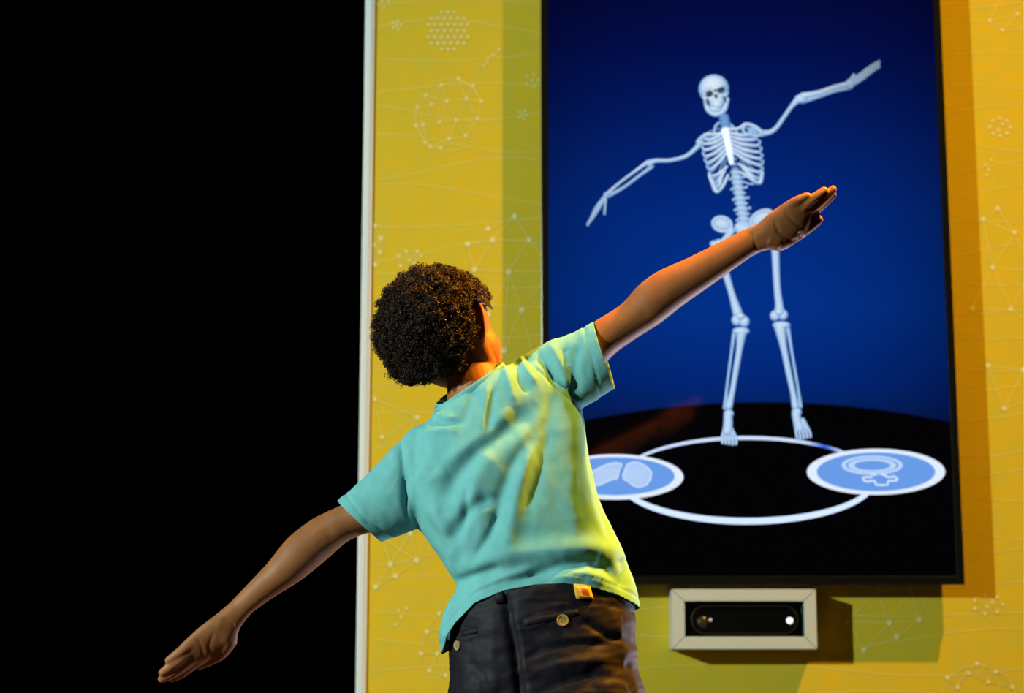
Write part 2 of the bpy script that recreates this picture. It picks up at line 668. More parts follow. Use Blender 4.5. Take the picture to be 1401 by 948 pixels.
# cervical spine
n_neck = len(skb.verts)
for i in range(5):
    blob(990 + i * 0.9, 159 + i * 4.2, 7.5, 3.0, 6, 4)
# thoracic spine hint and lumbar
n_neck2 = len(skb.verts)
for i in range(8):
    t = i / 7
    blob(995 + 11 * t, 182 + 50 * t, 6, 3, 5, 14)
for i in range(11):
    t = i / 10
    blob(1007 + 12 * t, 236 + 71 * t, 8.5 + 2 * t, 3.0, 7, 0)
    if i % 2:
        bone([(997 + 12 * t, 238 + 71 * t), (1018 + 12 * t, 235 + 71 * t)], 1.7)
    blob(1007 + 12 * t, 239.5 + 71 * t, 6.8, 2.6, 6, 1)
# sternum
n_st = len(skb.verts)
bone([(992, 178, -16), (995, 192, -17), (998, 208, -18), (1001, 224, -17)], [6, 5, 4.8, 3.2], 0.6)
# clavicles and shoulders
n_st2 = len(skb.verts)
bone([(991, 181, -14), (978, 184, -13), (966, 184, -9), (958, 190, -4)], [2.2, 2, 2.2, 2.6])
bone([(997, 177, -14), (1010, 176, -13), (1020, 170, -10), (1032, 173, -6), (1042, 181, -4)], [2.4, 2, 2.3, 2.4, 2.8])
bone([(976, 186, 4), (979, 173, 2), (984, 168, 4)], 1.9)
bone([(1000, 171, 4), (1006, 178, 3), (1012, 188, 4)], 1.9)
blob(957, 195, 5, 6)
blob(1042, 183, 5, 4.5)
blob(1030, 180, 8, 6, 4, 6, -0.5)
bone([(1022, 170, -6), (1016, 177, -6), (1024, 185, -4), (1038, 186, -2)], 1.8)
# ribs
LEFT = [(190, 962), (196, 960), (204, 960), (213, 961.5), (222, 964), (231, 967), (240, 970), (249, 974), (257, 979)]
RIGHT = [(183, 1030), (190, 1036), (198, 1040), (207, 1042), (216, 1043), (225, 1044), (234, 1043.5), (243, 1042), (250, 1040)]
for i, ((yl, xl), (yr, xr)) in enumerate(zip(LEFT, RIGHT)):
    sy = 182 + i * 5.2
    sx = 993 + i * 1.0
    if i < 6:
        f0 = (sx - 3, sy, -15)
        g0 = (sx + 4, sy - 1, -15)
    else:
        f0 = (998 - (i - 5) * 3.2, 222 + (i - 5) * 6, -12)
        g0 = (1006 + (i - 5) * 4.5, 220 + (i - 5) * 4.5, -12)
    bone([f0, ((f0[0] * .55 + xl * .45), f0[1] * .45 + yl * .55 + 3, -16), (xl + 4, yl + 1, -8), (xl, yl - 4, 0)],
         [1.6, 2.1, 2.0, 1.7], 0.7)
    bone([(xl, yl - 4, 0), (xl + 8, yl - 9, 9), (sx - 8, sy - 6, 14)], [1.5, 1.2, 1.1])
    bone([g0, ((g0[0] * .55 + xr * .45), g0[1] * .45 + yr * .55 + 3, -16), (xr - 4, yr + 1, -8), (xr, yr - 4, 0)],
         [1.6, 2.1, 2.0, 1.7], 0.7)
    bone([(xr, yr - 4, 0), (xr - 8, yr - 8, 9), (sx + 12, sy - 4, 14)], [1.5, 1.2, 1.1])
bone([(970, 240, -8), (980, 262, -8), (988, 256, -9), (996, 240, -10)], [2, 2.6, 2.2, 1.8])
bone([(1043, 236, -6), (1040, 250, -7), (1030, 246, -8), (1014, 236, -9)], [2, 2.6, 2.2, 1.8])
bone([(974, 247, -6), (978, 260, -6)], [3, 3])
bone([(1012, 246, 6), (1022, 251, 6), (1030, 252, 5)], 1.6)
# arm on the left of the picture
bone([(957, 197), (952, 203), (938, 214), (917, 219.5), (898, 220), (888, 223)], [4.4, 3.2, 2.8, 2.5, 2.8, 4.4])
blob(888, 223.5, 6, 4.8)
bone([(886, 222), (868, 235), (848, 250), (831, 265)], [2.8, 2.0, 1.9, 2.6], dz=-3)
bone([(892, 228), (874, 241), (854, 256), (833, 268)], [2.6, 2.1, 2.1, 2.8], dz=3)
blob(830, 267, 4.6, 4.4)
bone([(829, 268), (828, 280), (827, 293)], [2.2, 1.8, 1.6])
for dx in (-1.8, 0.2, 2.2):
    bone([(828 + dx * .5, 269), (817 + dx, 285 + dx * .5), (810 + dx * .7, 298), (804 + dx * .4, 309 - abs(dx))], [2.0, 1.7, 1.6, 1.2])
# arm on the right
bone([(1043, 182), (1053, 181), (1062, 175), (1072, 161), (1082, 147), (1090, 138)], [4.2, 3.4, 3.0, 2.8, 3.0, 4.6])
blob(1096, 135, 9.5, 6.5, 6, 0, 0.2)
bone([(1098, 131), (1120, 127), (1140, 120), (1160, 115)], [4.2, 3.4, 3.2, 3.4], dz=-3)
bone([(1098, 138), (1122, 131), (1142, 124), (1161, 120)], [4.2, 3.2, 3.2, 3.4], dz=3)
blob(1163, 115, 6, 7.5, 5)
bone([(1165, 108), (1168, 103)], 2.4)
for j, dx in enumerate((-4.5, -1.5, 1.5, 4.5)):
    bone([(1166, 113 + dx * .8), (1180, 104 + dx), (1186, 99 + dx * .9)], [2.4, 2.0, 2.6])
    bone([(1187, 98.5 + dx * .9), (1196, 92 + dx * .9), (1203, 88 + dx * .9)], [2.4, 2.0, 1.6])
# pelvis
for cx, cy, rx, ry, rt in ((988, 307, 13, 9.5, -0.25), (1043, 300, 17, 11, 0.45)):
    c_, s_ = math.cos(rt), math.sin(rt)
    bone([(cx + rx * math.cos(a) * c_ + ry * math.sin(a) * s_, cy - rx * math.cos(a) * s_ + ry * math.sin(a) * c_, -3)
          for a in np.linspace(0, 6.1, 12)], 2.2)
    blob(cx, cy, rx * 0.98, ry * 0.95, 5, 0, rt)
blob(1017, 312, 13, 10, 6)
bone([(1000, 316), (994, 326), (986, 334), (1002, 346), (1016, 350)], [6, 5, 6, 4, 4])
bone([(1034, 312), (1046, 320), (1052, 330), (1036, 342), (1020, 350)], [6, 5, 6, 4, 4])
blob(984, 334, 8, 7)
blob(976, 334, 5, 5)
blob(1054, 331, 8, 7)
# legs
bone([(980, 336), (985, 350), (993, 375), (1001, 402), (1009, 428)], [6, 5, 5, 4.6, 7])
blob(1008, 438, 7.5, 8)
blob(1018, 440, 7.5, 8)
blob(1013, 433, 6.5, 5, 9, -3)
blob(1013.5, 453, 12, 5.5, 8)
bone([(1014, 455), (1012, 475), (1007, 505), (1002, 535), (997, 556)], [7.5, 4.6, 4.0, 3.8, 5.2])
bone([(1004, 458), (1001, 480), (997, 510), (994, 535), (992, 558)], [2.8, 2.0, 1.9, 2.0, 3.2], dz=3)
blob(997, 566, 7, 6)
bone([(996, 568), (996, 580), (995, 590)], [6, 6.5, 7])
for i in range(5):
    x = 988 + i * 4.6
    bone([(992 + i * 1.8, 584), (x, 598, -2), (x + 0.6, 608 - abs(i - 3) * .7, -3)], [2.4, 2.0, 2.0])
bone([(1060, 330), (1061, 350), (1063, 392), (1066, 418), (1066, 428)], [6, 5.2, 4.8, 5.6, 8])
blob(1060, 432, 7, 7.5)
blob(1071, 431, 7, 7.5)
blob(1066, 427, 6.5, 5, 9, -3)
blob(1069, 445, 12.5, 5.5, 8)
bone([(1067, 448), (1072, 475), (1079, 510), (1085, 538), (1088, 556)], [8, 4.8, 4.2, 4.0, 5])
bone([(1078, 450), (1083, 480), (1089, 515), (1093, 540), (1095, 556)], [3, 2.0, 2.0, 2.0, 3], dz=3)
blob(1090, 564, 7, 6)
bone([(1089, 566), (1091, 578), (1094, 586)], [6, 6, 6])
for i in range(5):
    x = 1089 + i * 4.6
    bone([(1088 + i * 2.6, 578 - i * 1.0), (x, 590, -2), (x + 1.6, 600 - abs(i - 1) * .8, -3)], [2.6, 1.9, 1.9])
bmesh.ops.recalc_face_normals(skb, faces=skb.faces[:])
sk = obj('skeleton_picture', skb, screen_mat('bone_picture', 0.6), scr)
nrm = normals(sk.data)
c = coords(sk.data)
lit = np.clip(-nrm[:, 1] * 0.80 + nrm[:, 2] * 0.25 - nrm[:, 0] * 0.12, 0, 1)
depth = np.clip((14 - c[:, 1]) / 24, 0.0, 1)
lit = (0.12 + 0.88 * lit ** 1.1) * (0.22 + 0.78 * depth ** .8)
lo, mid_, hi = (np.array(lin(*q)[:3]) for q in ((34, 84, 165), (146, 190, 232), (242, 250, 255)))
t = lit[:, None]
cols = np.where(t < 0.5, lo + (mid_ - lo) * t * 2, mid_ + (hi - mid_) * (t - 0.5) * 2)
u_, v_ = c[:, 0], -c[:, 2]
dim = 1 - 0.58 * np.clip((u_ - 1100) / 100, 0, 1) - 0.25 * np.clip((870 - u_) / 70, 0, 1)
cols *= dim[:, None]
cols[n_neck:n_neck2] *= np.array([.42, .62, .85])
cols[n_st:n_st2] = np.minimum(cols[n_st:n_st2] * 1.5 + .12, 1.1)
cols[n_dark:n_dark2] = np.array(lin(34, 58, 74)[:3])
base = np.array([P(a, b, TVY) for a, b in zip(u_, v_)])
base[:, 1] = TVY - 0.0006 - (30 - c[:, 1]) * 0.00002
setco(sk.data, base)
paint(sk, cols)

# ------------------------------------------------------------------ sensor box below the display
KY = -0.075
kx0, kx1 = P(919.5, 850, KY)[0], P(1117.5, 850, KY)[0]
kz1, kz0 = P(1000, 806, KY)[2], P(1000, 888, KY)[2]
ix0, ix1 = P(937, 850, KY)[0], P(1100.5, 850, KY)[0]
iz1, iz0 = P(1000, 822.5, KY)[2], P(1000, 871, KY)[2]
kb = empty('sensor_box', ((kx0 + kx1) / 2, KY, kz0), 'white mitred rectangular box frame on yellow wall under the screen', 'box')
bm = bmesh.new()
O = [(kx0, kz0), (kx1, kz0), (kx1, kz1), (kx0, kz1)]
I = [(ix0, iz0), (ix1, iz0), (ix1, iz1), (ix0, iz1)]
for i in range(4):
    j = (i + 1) % 4
    t = bmesh.new()
    g = 0.0004
    fr = [t.verts.new((p[0], KY, p[1])) for p in (O[i], O[j], I[j], I[i])]
    bk = [t.verts.new((p[0], -0.001, p[1])) for p in (O[i], O[j], I[j], I[i])]
    cen = sum((v.co for v in fr + bk), Vector()) / 8
    t.faces.new(fr)
    t.faces.new(bk[::-1])
    for a in range(4):
        b = (a + 1) % 4
        t.faces.new((fr[a], bk[a], bk[b], fr[b]))
    for v in t.verts:           # hairline mitre joint between the four pieces
        d = cen - v.co
        v.co.x += math.copysign(g, d.x) * (1 if i % 2 == 0 else 0)
        v.co.z += math.copysign(g, d.z) * (1 if i % 2 == 1 else 0)
    bmesh.ops.recalc_face_normals(t, faces=t.faces[:])
    bmesh.ops.bevel(t, geom=t.edges[:], offset=0.0009, segments=2, affect='EDGES')
    merge(bm, t)
obj('frame', bm, M_fwhite, kb, smooth=False)
bm = bmesh.new()
box(bm, ix0, ix1, -0.010, -0.002, iz0, iz1)
obj('back_panel', bm, M_cavity, kb, smooth=False)
bm = bmesh.new()
e = 0.0008
box(bm, ix0 + 0.0002, ix0 + e, KY + 0.006, -0.01, iz0, iz1)
box(bm, ix1 - e, ix1 - 0.0002, KY + 0.006, -0.01, iz0, iz1)
box(bm, ix0 + e, ix1 - e, KY + 0.006, -0.01, iz0 + 0.0002, iz0 + e)
box(bm, ix0 + e, ix1 - e, KY + 0.006, -0.01, iz1 - e, iz1 - 0.0002)
obj('lining', bm, M_cavity, kb, smooth=False)

SY = KY + 0.008
ks = empty('motion_sensor', tuple(P(1019, 869.5, SY + 0.02)), 'black rounded motion camera bar with a small white light, inside the white box frame', 'camera')
M_kin = mat('gloss_black_plastic', (0.003, 0.003, 0.0035), 0.25, spec=0.25)
bm = bmesh.new()
a0, a1 = P(945, 848, SY), P(1092, 848, SY)
zc = (P(1000, 828, SY)[2] + P(1000, 867.5, SY)[2]) / 2
hh = (P(1000, 828, SY)[2] - P(1000, 867.5, SY)[2]) / 2


def stadium(x0, x1, zc, h, n=12):
    pts = []
    for i in range(n + 1):
        a = -math.pi / 2 + math.pi * i / n
        pts.append((x1 - h + h * math.cos(a), zc + h * math.sin(a)))
    for i in range(n + 1):
        a = math.pi / 2 + math.pi * i / n
        pts.append((x0 + h + h * math.cos(a), zc + h * math.sin(a)))
    return pts


t = bmesh.new()
pts = stadium(a0[0], a1[0], zc, hh)
fr = [t.verts.new((x, SY, z)) for x, z in pts]
bk = [t.verts.new((x, SY + 0.045, z)) for x, z in pts]
ff = t.faces.new(fr)
t.faces.new(bk[::-1])
for i in range(len(pts)):
    j = (i + 1) % len(pts)
    t.faces.new((fr[i], bk[i], bk[j], fr[j]))
bmesh.ops.recalc_face_normals(t, faces=t.faces[:])
bmesh.ops.bevel(t, geom=list(ff.edges), offset=0.003, segments=3, affect='EDGES')
merge(bm, t)
obj('housing', bm, M_kin, ks, smooth=False)
bm = bmesh.new()
pts = stadium(a0[0], a1[0], zc, hh)
pin = stadium(a0[0] + 0.0022, a1[0] - 0.0022, zc, hh - 0.0022)
vo = [bm.verts.new((x, SY - 0.0006, z)) for x, z in pts]
vi = [bm.verts.new((x, SY - 0.0012, z)) for x, z in pin]
for i in range(len(pts)):
    j = (i + 1) % len(pts)
    bm.faces.new((vo[i], vo[j], vi[j], vi[i]))
bmesh.ops.recalc_face_normals(bm, faces=bm.faces[:])
obj('edge_rim', bm, mat('brown_grey_rim', (0.03, 0.024, 0.02), 0.25), ks)


def cyl(bm, c, r, y0, y1, n=24, mi=0, r1=None):
    t = bmesh.new()
    fr = [t.verts.new((c[0] + r * math.cos(2 * math.pi * i / n), y0, c[2] + r * math.sin(2 * math.pi * i / n))) for i in range(n)]
    q = r if r1 is None else r1
    bk = [t.verts.new((c[0] + q * math.cos(2 * math.pi * i / n), y1, c[2] + q * math.sin(2 * math.pi * i / n))) for i in range(n)]
    t.faces.new(fr)
    t.faces.new(bk[::-1])
    for i in range(n):
        t.faces.new((fr[i], bk[i], bk[(i + 1) % n], fr[(i + 1) % n]))
    bmesh.ops.recalc_face_normals(t, faces=t.faces[:])
    merge(bm, t, mi)


bm = bmesh.new()
lc = P(961.5, 851, SY)
cyl(bm, lc, 0.0125, SY - 0.0014, SY + 0.004, r1=0.0135)
ellipsoid(bm, (lc[0], SY - 0.001, lc[2]), np.array([0.0085, 0, 0]), np.array([0, 0.0025, 0]), np.array([0, 0, 0.0085]), 20, 1)
obj('lens', bm, [mat('lens_ring', (0.02, 0.018, 0.016), 0.3), mat('lens_glass', (0.05, 0.035, 0.02), 0.08)], ks)
bm = bmesh.new()
cyl(bm, P(972, 848, SY), 0.0036, SY - 0.002, SY + 0.002)
obj('indicator_light', bm, mat('indicator_glow', (0.3, 0.3, 0.3), emit=lin(190, 190, 185), estr=0.6), ks)
bm = bmesh.new()
cyl(bm, P(1080.5, 849, SY), 0.0072, SY - 0.002, SY + 0.002)
obj('power_light', bm, mat('power_glow', (0.5, 0.5, 0.5), emit=lin(222, 225, 255), estr=1.3), ks)

from mathutils import noise

# ------------------------------------------------------------------ the boy
Y0 = -1.2
S = 0.00115                                   # metres per pixel at his depth
M_skin = noise_mat('brown_skin', (0.42, 0.145, 0.052), (0.36, 0.122, 0.042), 40, 0.56, 0.15, 900, 4, 0.45, 0.0005)
M_skin.node_tree.nodes['Principled BSDF'].inputs['Subsurface Weight'].default_value = 0.12
M_skin.node_tree.nodes['Principled BSDF'].inputs['Subsurface Radius'].default_value = (0.012, 0.004, 0.002)
M_skin.node_tree.nodes['Principled BSDF'].inputs['Subsurface Scale'].default_value = 0.5
M_hair = mat('dark_brown_curls', (0.022, 0.0062, 0.003), 0.45, spec=0.4)
M_shirt = noise_mat('aqua_cotton', (0.18, 0.51, 0.56), (0.21, 0.55, 0.60), 60, 0.85, 0.35, 900, 5, 0.2, 0.0006)
M_seam = mat('aqua_seam', (0.12, 0.46, 0.43), 0.9, spec=0.1)
M_short = noise_mat('navy_cotton', (0.012, 0.0095, 0.018), (0.016, 0.012, 0.022), 50, 0.62, 0.4, 800, 5, 0.22, 0.0005)
M_button = mat('tan_button', (0.42, 0.30, 0.12), 0.35)
M_tag = mat('orange_yellow_tag', (0.85, 0.50, 0.08), 0.7)
M_tagr = mat('red_tag_print', (0.55, 0.12, 0.03), 0.7)
M_shoe = noise_mat('dark_canvas_shoe', (0.03, 0.03, 0.04), (0.04, 0.04, 0.05), 80, 0.7)
M_sole = mat('white_rubber_sole', (0.6, 0.6, 0.58), 0.6)
M_sock = mat('white_sock', (0.6, 0.6, 0.6), 0.9)

boy = empty('person', (float(P(745, 900, Y0)[0]), Y0, 0.0),
            'child seen from behind with dark curly hair, aqua t-shirt and navy shorts, arms stretched wide', 'person')


def sec(a, b, y=Y0, ratio=1.0, hd=None):
    """cross-section between two silhouette pixels"""
    pa, pb = P(a[0], a[1], y), P(b[0], b[1], y)
    u = (pb - pa) / 2
    r = np.linalg.norm(u)
    return ((pa + pb) / 2, u, np.array([0, hd if hd else r * ratio, 0]))


bm = bmesh.new()
# torso and pelvis under the clothes
loft(bm, [sec((640, 905), (850, 895), hd=0.085), sec((650, 860), (845, 845), hd=0.082), sec((655, 800), (830, 775), hd=0.07),
          sec((635, 750), (808, 705), hd=0.07), sec((605, 700), (795, 640), hd=0.075), sec((590, 650), (785, 580), hd=0.08),
          sec((590, 615), (765, 530), hd=0.07), sec((615, 580), (730, 510), hd=0.055), sec((625, 556), (700, 515), hd=0.045)], 4, 32)


def slab(a, ya, b_, yb, th):
    """palm section between two silhouette pixels at different depths, half thickness th"""
    pa, pb = P(a[0], a[1], ya), P(b_[0], b_[1], yb)
    u = (pb - pa) / 2
    v = np.array([0, 1.0, 0]) - u * u[1] / (u @ u)
    return ((pa + pb) / 2, u, v / np.linalg.norm(v) * th)


# arm on the left of the photo
loft(bm, [sec((590, 600), (620, 680), ratio=.9), sec((548, 620), (585, 690), ratio=.95), sec((505, 663), (535, 722), ratio=1),
          sec((470, 689), (500, 730), ratio=1), sec((447, 700), (475, 741), ratio=1), sec((423, 713), (454, 759), ratio=.92),
          sec((393, 737), (434, 776), Y0 - .005, .9),
          sec((368, 768), (408, 796), Y0 - .01, .9), sec((340, 798), (370, 820), Y0 - .012, .85),
          sec((316, 823), (345, 838), Y0 - .014, .72)], 5, 28)
# left palm
loft(bm, [slab((314, 825), Y0 - .0155, (343, 840), Y0 - .0125, .0130), slab((300, 837), Y0 - .020, (328, 860), Y0 - .008, .0135),
          slab((286, 848), Y0 - .025, (322, 880), Y0 - .002, .0135), slab((273, 858), Y0 - .027, (306, 892), Y0 - .001, .0125),
          slab((261, 869), Y0 - .029, (289, 901), Y0 - .003, .0110), slab((248, 881), Y0 - .030, (273, 908), Y0 - .006, .0088)], 5, 28,
     power=0.9)


def finger(pts, r, ys):
    tube(bm, [P(u, v, y) for (u, v), y in zip(pts, ys)], r, 4, 16)


LF = Y0 - .024
finger([(282, 873), (264, 880), (247, 892), (231, 903.5)], [.0080, .0090, .0082, .0066], [LF + .009, LF + .001, LF - .003, LF - .002])
finger([(282, 882), (258, 894), (238, 909), (222.5, 920)], [.0080, .0092, .0086, .0068], [LF + .013, LF + .004, LF + .001, LF + .003])
finger([(284, 888), (258, 905), (239, 919), (221.5, 929)], [.0080, .0090, .0082, .0066], [LF + .013, LF + .010, LF + .009, LF + .010])
finger([(290, 892), (267, 907), (249, 921), (234, 929.0)], [.0080, .0084, .0076, .0058], [LF + .020, LF + .019, LF + .019, LF + .020])
finger([(312, 876), (300, 893), (286, 903), (272, 910)], [.0150, .0125, .0095, .0075], [Y0 - .004, Y0 + .003, Y0 + .008, Y0 + .010])
# arm on the right
loft(bm, [sec((705, 515), (735, 590), ratio=.9), sec((745, 488), (780, 560), ratio=.95), sec((785, 462), (812, 520), ratio=1),
          sec((812, 441), (838, 487), ratio=1), sec((849, 417), (872, 462), ratio=.95), sec((873, 391), (902, 443), ratio=.9),
          sec((899, 372), (934, 418), Y0, .9), sec((941, 353), (968, 394), Y0 - .002, .9),
          sec((991, 328), (1010, 364), Y0 - .004, .85), sec((1020, 313), (1035, 346), Y0 - .005, .72)], 5, 28)
loft(bm, [slab((1018, 314), Y0 - .006, (1033, 347), Y0 - .004, .0145), slab((1036, 306), Y0 - .012, (1052, 342), Y0 - .001, .0142),
          slab((1050, 294), Y0 - .017, (1070, 343), Y0 + .004, .0140), slab((1064, 285), Y0 - .019, (1090, 331), Y0 + .005, .0130),
          slab((1078, 277), Y0 - .021, (1103, 316), Y0 + .003, .0112), slab((1090, 271), Y0 - .022, (1110, 303), Y0, .0088)], 5, 28,
     power=0.9)
RF = Y0 - .017
finger([(1056, 297), (1074, 286), (1089, 276), (1104, 268.5)], [.0080, .0092, .0085, .0070], [RF + .009, RF + .001, RF - .003, RF - .002])
finger([(1072, 300), (1094, 287), (1112, 273), (1127.5, 261)], [.0080, .0095, .0090, .0070], [RF + .013, RF + .004, RF + .001, RF + .003])
finger([(1076, 308), (1102, 292), (1123, 275), (1139.5, 259)], [.0080, .0092, .0086, .0068], [RF + .013, RF + .010, RF + .009, RF + .010])
finger([(1080, 314), (1106, 294), (1125, 280), (1140, 266.5)], [.0080, .0086, .0078, .0060], [RF + .020, RF + .019, RF + .019, RF + .020])
finger([(1060, 330), (1083, 323), (1103, 312), (1119, 301)], [.0150, .0130, .0108, .0088], [Y0 + .001, Y0 + .004, Y0 + .008, Y0 + .008])

# neck and head, turned to the right and tipped to the left
psi = math.radians(36)
tilt = math.radians(-12)
fw = np.array([math.sin(psi), math.cos(psi), 0.10])
fw /= np.linalg.norm(fw)
up0 = np.array([math.sin(tilt), -0.04, math.cos(tilt)])
up_ = up0 - fw * (up0 @ fw)
up_ /= np.linalg.norm(up_)
rt = np.cross(fw, up_)                           # the boy's right
HC = P(611, 447, Y0 + .01)


def HP(r, f, z):
    return HC + rt * r + fw * f + up_ * z


tube(bm, [P(664, 560, Y0 + .01), P(652, 535, Y0 + .005), P(645, 510, Y0 + .01), P(634, 480, Y0 + .02)],
     [.060, .050, .042, .043], 4, 28)
E = lambda r, f, z, a, b, c_: ellipsoid(bm, HP(r, f, z), rt * a, fw * b, up_ * c_, 32)
E(0, -0.005, 0.012, .067, .083, .078)             # cranium
E(0, 0.035, -0.030, .056, .050, .060)             # face
E(0, 0.052, -0.070, .034, .030, .028)             # chin and jaw
for s in (-1, 1):
    tube(bm, [HP(s * .055, 0.0, -.030), HP(s * .050, .012, -.062), HP(s * .030, .05, -.082), HP(0, .070, -.086)],
         [.017, .018, .016, .013], 4, 16)
    E(s * .028, .042, -.046, .034, .036, .044)    # cheek
    E(s * .022, .068, .012, .015, .007, .006)     # brow
tube(bm, [HP(0, .074, .004), HP(0, .081, -.012), HP(0, .088, -.026)], [.006, .008, .010], 4, 14)
for s in (-1, 1):
    E(s * .010, .082, -.028, .008, .009, .007)
tube(bm, [HP(-.020, .078, -.050), HP(-.008, .087, -.047), HP(.008, .087, -.047), HP(.020, .078, -.050)], [.003, .005, .005, .003], 4, 12)
tube(bm, [HP(-.018, .077, -.055), HP(0, .086, -.057), HP(.018, .077, -.055)], [.003, .006, .003], 4, 12)
# ears
for s in (-1, 1):
    ob = rt * s
    back = -fw
    oax = ob * 0.85 + back * 0.5                 # ear stands out and back
    oax /= np.linalg.norm(oax)
    nr = np.cross(oax, up_)
    c0 = HP(s * .068, -.006, -.012)
    loopp = []
    for a in np.linspace(-2.2, 2.5, 13):
        loopp.append(c0 + oax * (.007 + .0140 * math.cos(a)) + up_ * (.029 * math.sin(a)) + fw * (.004 * math.sin(a)))
    tube(bm, loopp, [.0036] * 13, 2, 10)
    ellipsoid(bm, c0 + oax * .005, oax * .013, nr * .0040, up_ * .026, 20)
    ellipsoid(bm, c0 + oax * .004 - up_ * .026, oax * .0085, nr * .0045, up_ * .009, 16)

# legs down to the feet
HIPZ = P(745, 905, Y0)[2]
for s, px, foot in ((-1, 680, -0.035), (1, 806, 0.055)):
    hip = P(px, 905, Y0)
    kx = hip[0] + foot * 0.5
    ax = hip[0] + foot
    kn = np.array([kx, Y0 - 0.01, 0.36])
    an = np.array([ax, Y0 + 0.01, 0.065])
    tube(bm, [hip + [0, 0, .02], (hip + kn) / 2 + [0, -.005, .06], kn + [0, 0, .03], kn - [0, 0, .04], kn * .55 + an * .45 + [0, -.012, 0],
              an + [0, 0, .03], an - [0, 0, .01]], [.078, .066, .048, .044, .045, .029, .029], 5, 24)
    tube(bm, [an + [0, -.035, -.038], an + [0, .02, -.035], an + [0, .08, -.04], an + [0, .13, -.043]], [.024, .027, .026, .018], 4, 16,
         ref=(0, 0, 1))
body = remesh('body', bm, 0.002, 5, M_skin, boy)
# creases of the palms, wrists and elbows
co = coords(body.data)
nm = normals(body.data)
u, v = proj(co)
back = np.clip((-nm[:, 1] + 0.1) / 0.5, 0, 1)
disp = np.zeros(len(co))
for pts, amp, wd in [
    ([(1029, 318), (1031, 330), (1037, 342)], -.0011, 2.4), ([(1037, 318), (1040, 328)], .0009, 7),
    ([(1058, 300), (1066, 318), (1084, 330), (1096, 327)], -.0013, 3.2), ([(1074, 290), (1084, 302), (1098, 312)], -.0008, 2.4),
    ([(1050, 330), (1068, 336)], .0020, 7), ([(1094, 318), (1098, 328)], -.003, 2.5),
    ([(874, 402), (878, 418), (884, 436)], -.0007, 7),
    ([(306, 846), (314, 851), (322, 856)], -.0016, 2.2), ([(296, 852), (304, 856)], .0008, 6),
    ([(270, 872), (276, 885), (279, 900)], -.0008, 2.6), ([(292, 866), (286, 884), (290, 900)], -.0009, 3.0),
    ([(312, 868), (308, 882)], .0012, 7), ([(447, 722), (456, 740)], -.0008, 6), ([(428, 728), (438, 742)], .0006, 8),
]:
    d, tpar = dist_poly(u, v, pts)
    disp += amp * np.exp(-(d / wd) ** 2) * np.clip(np.minimum(tpar, 1 - tpar) * 6 + 0.3, 0, 1)
setco(body.data, co + nm * (disp * back)[:, None])

for s in (-1, 1):
    bm = bmesh.new()
    ellipsoid(bm, HP(s * .024, .054, -.002), rt * .0125, fw * .0125, up_ * .0125, 20)
    cI = HP(s * .024, .0628, -.002)
    ellipsoid(bm, cI, rt * .0052, fw * .0045, up_ * .0052, 16, 1)
    obj('eye', bm, [mat('eye_white', (0.75, 0.72, 0.7), 0.2), mat('dark_iris', (0.02, 0.01, 0.005), 0.15)], boy)

# ---- hair: a lumpy cap carrying thousands of small coiled locks
rng = np.random.default_rng(11)
HV = P(590.5, 449, Y0 - .012)
RX, RY, RZ = 79 * S, 0.094, 86 * S
ear_c = HP(.072, -.006, -.016)


def hair_ok(p, marg=0.0):
    """where hair grows: not on the face, the ears or the nape"""
    q = p - HC
    r_, f_, z_ = q @ rt, q @ fw, q @ up_
    if f_ > .060 and z_ < .040:
        return False
    if f_ > .020 and z_ < -.005:
        return False
    if r_ > 0.030 and z_ < 0.020 and f_ > -.040 + marg:
        return False
    if r_ < -0.055 and z_ < -0.005 and f_ > -.005 + marg:
        return False
    if z_ < -.085 - .25 * f_ * 0 or (z_ < -.055 and f_ > -.02):
        return False
    return True


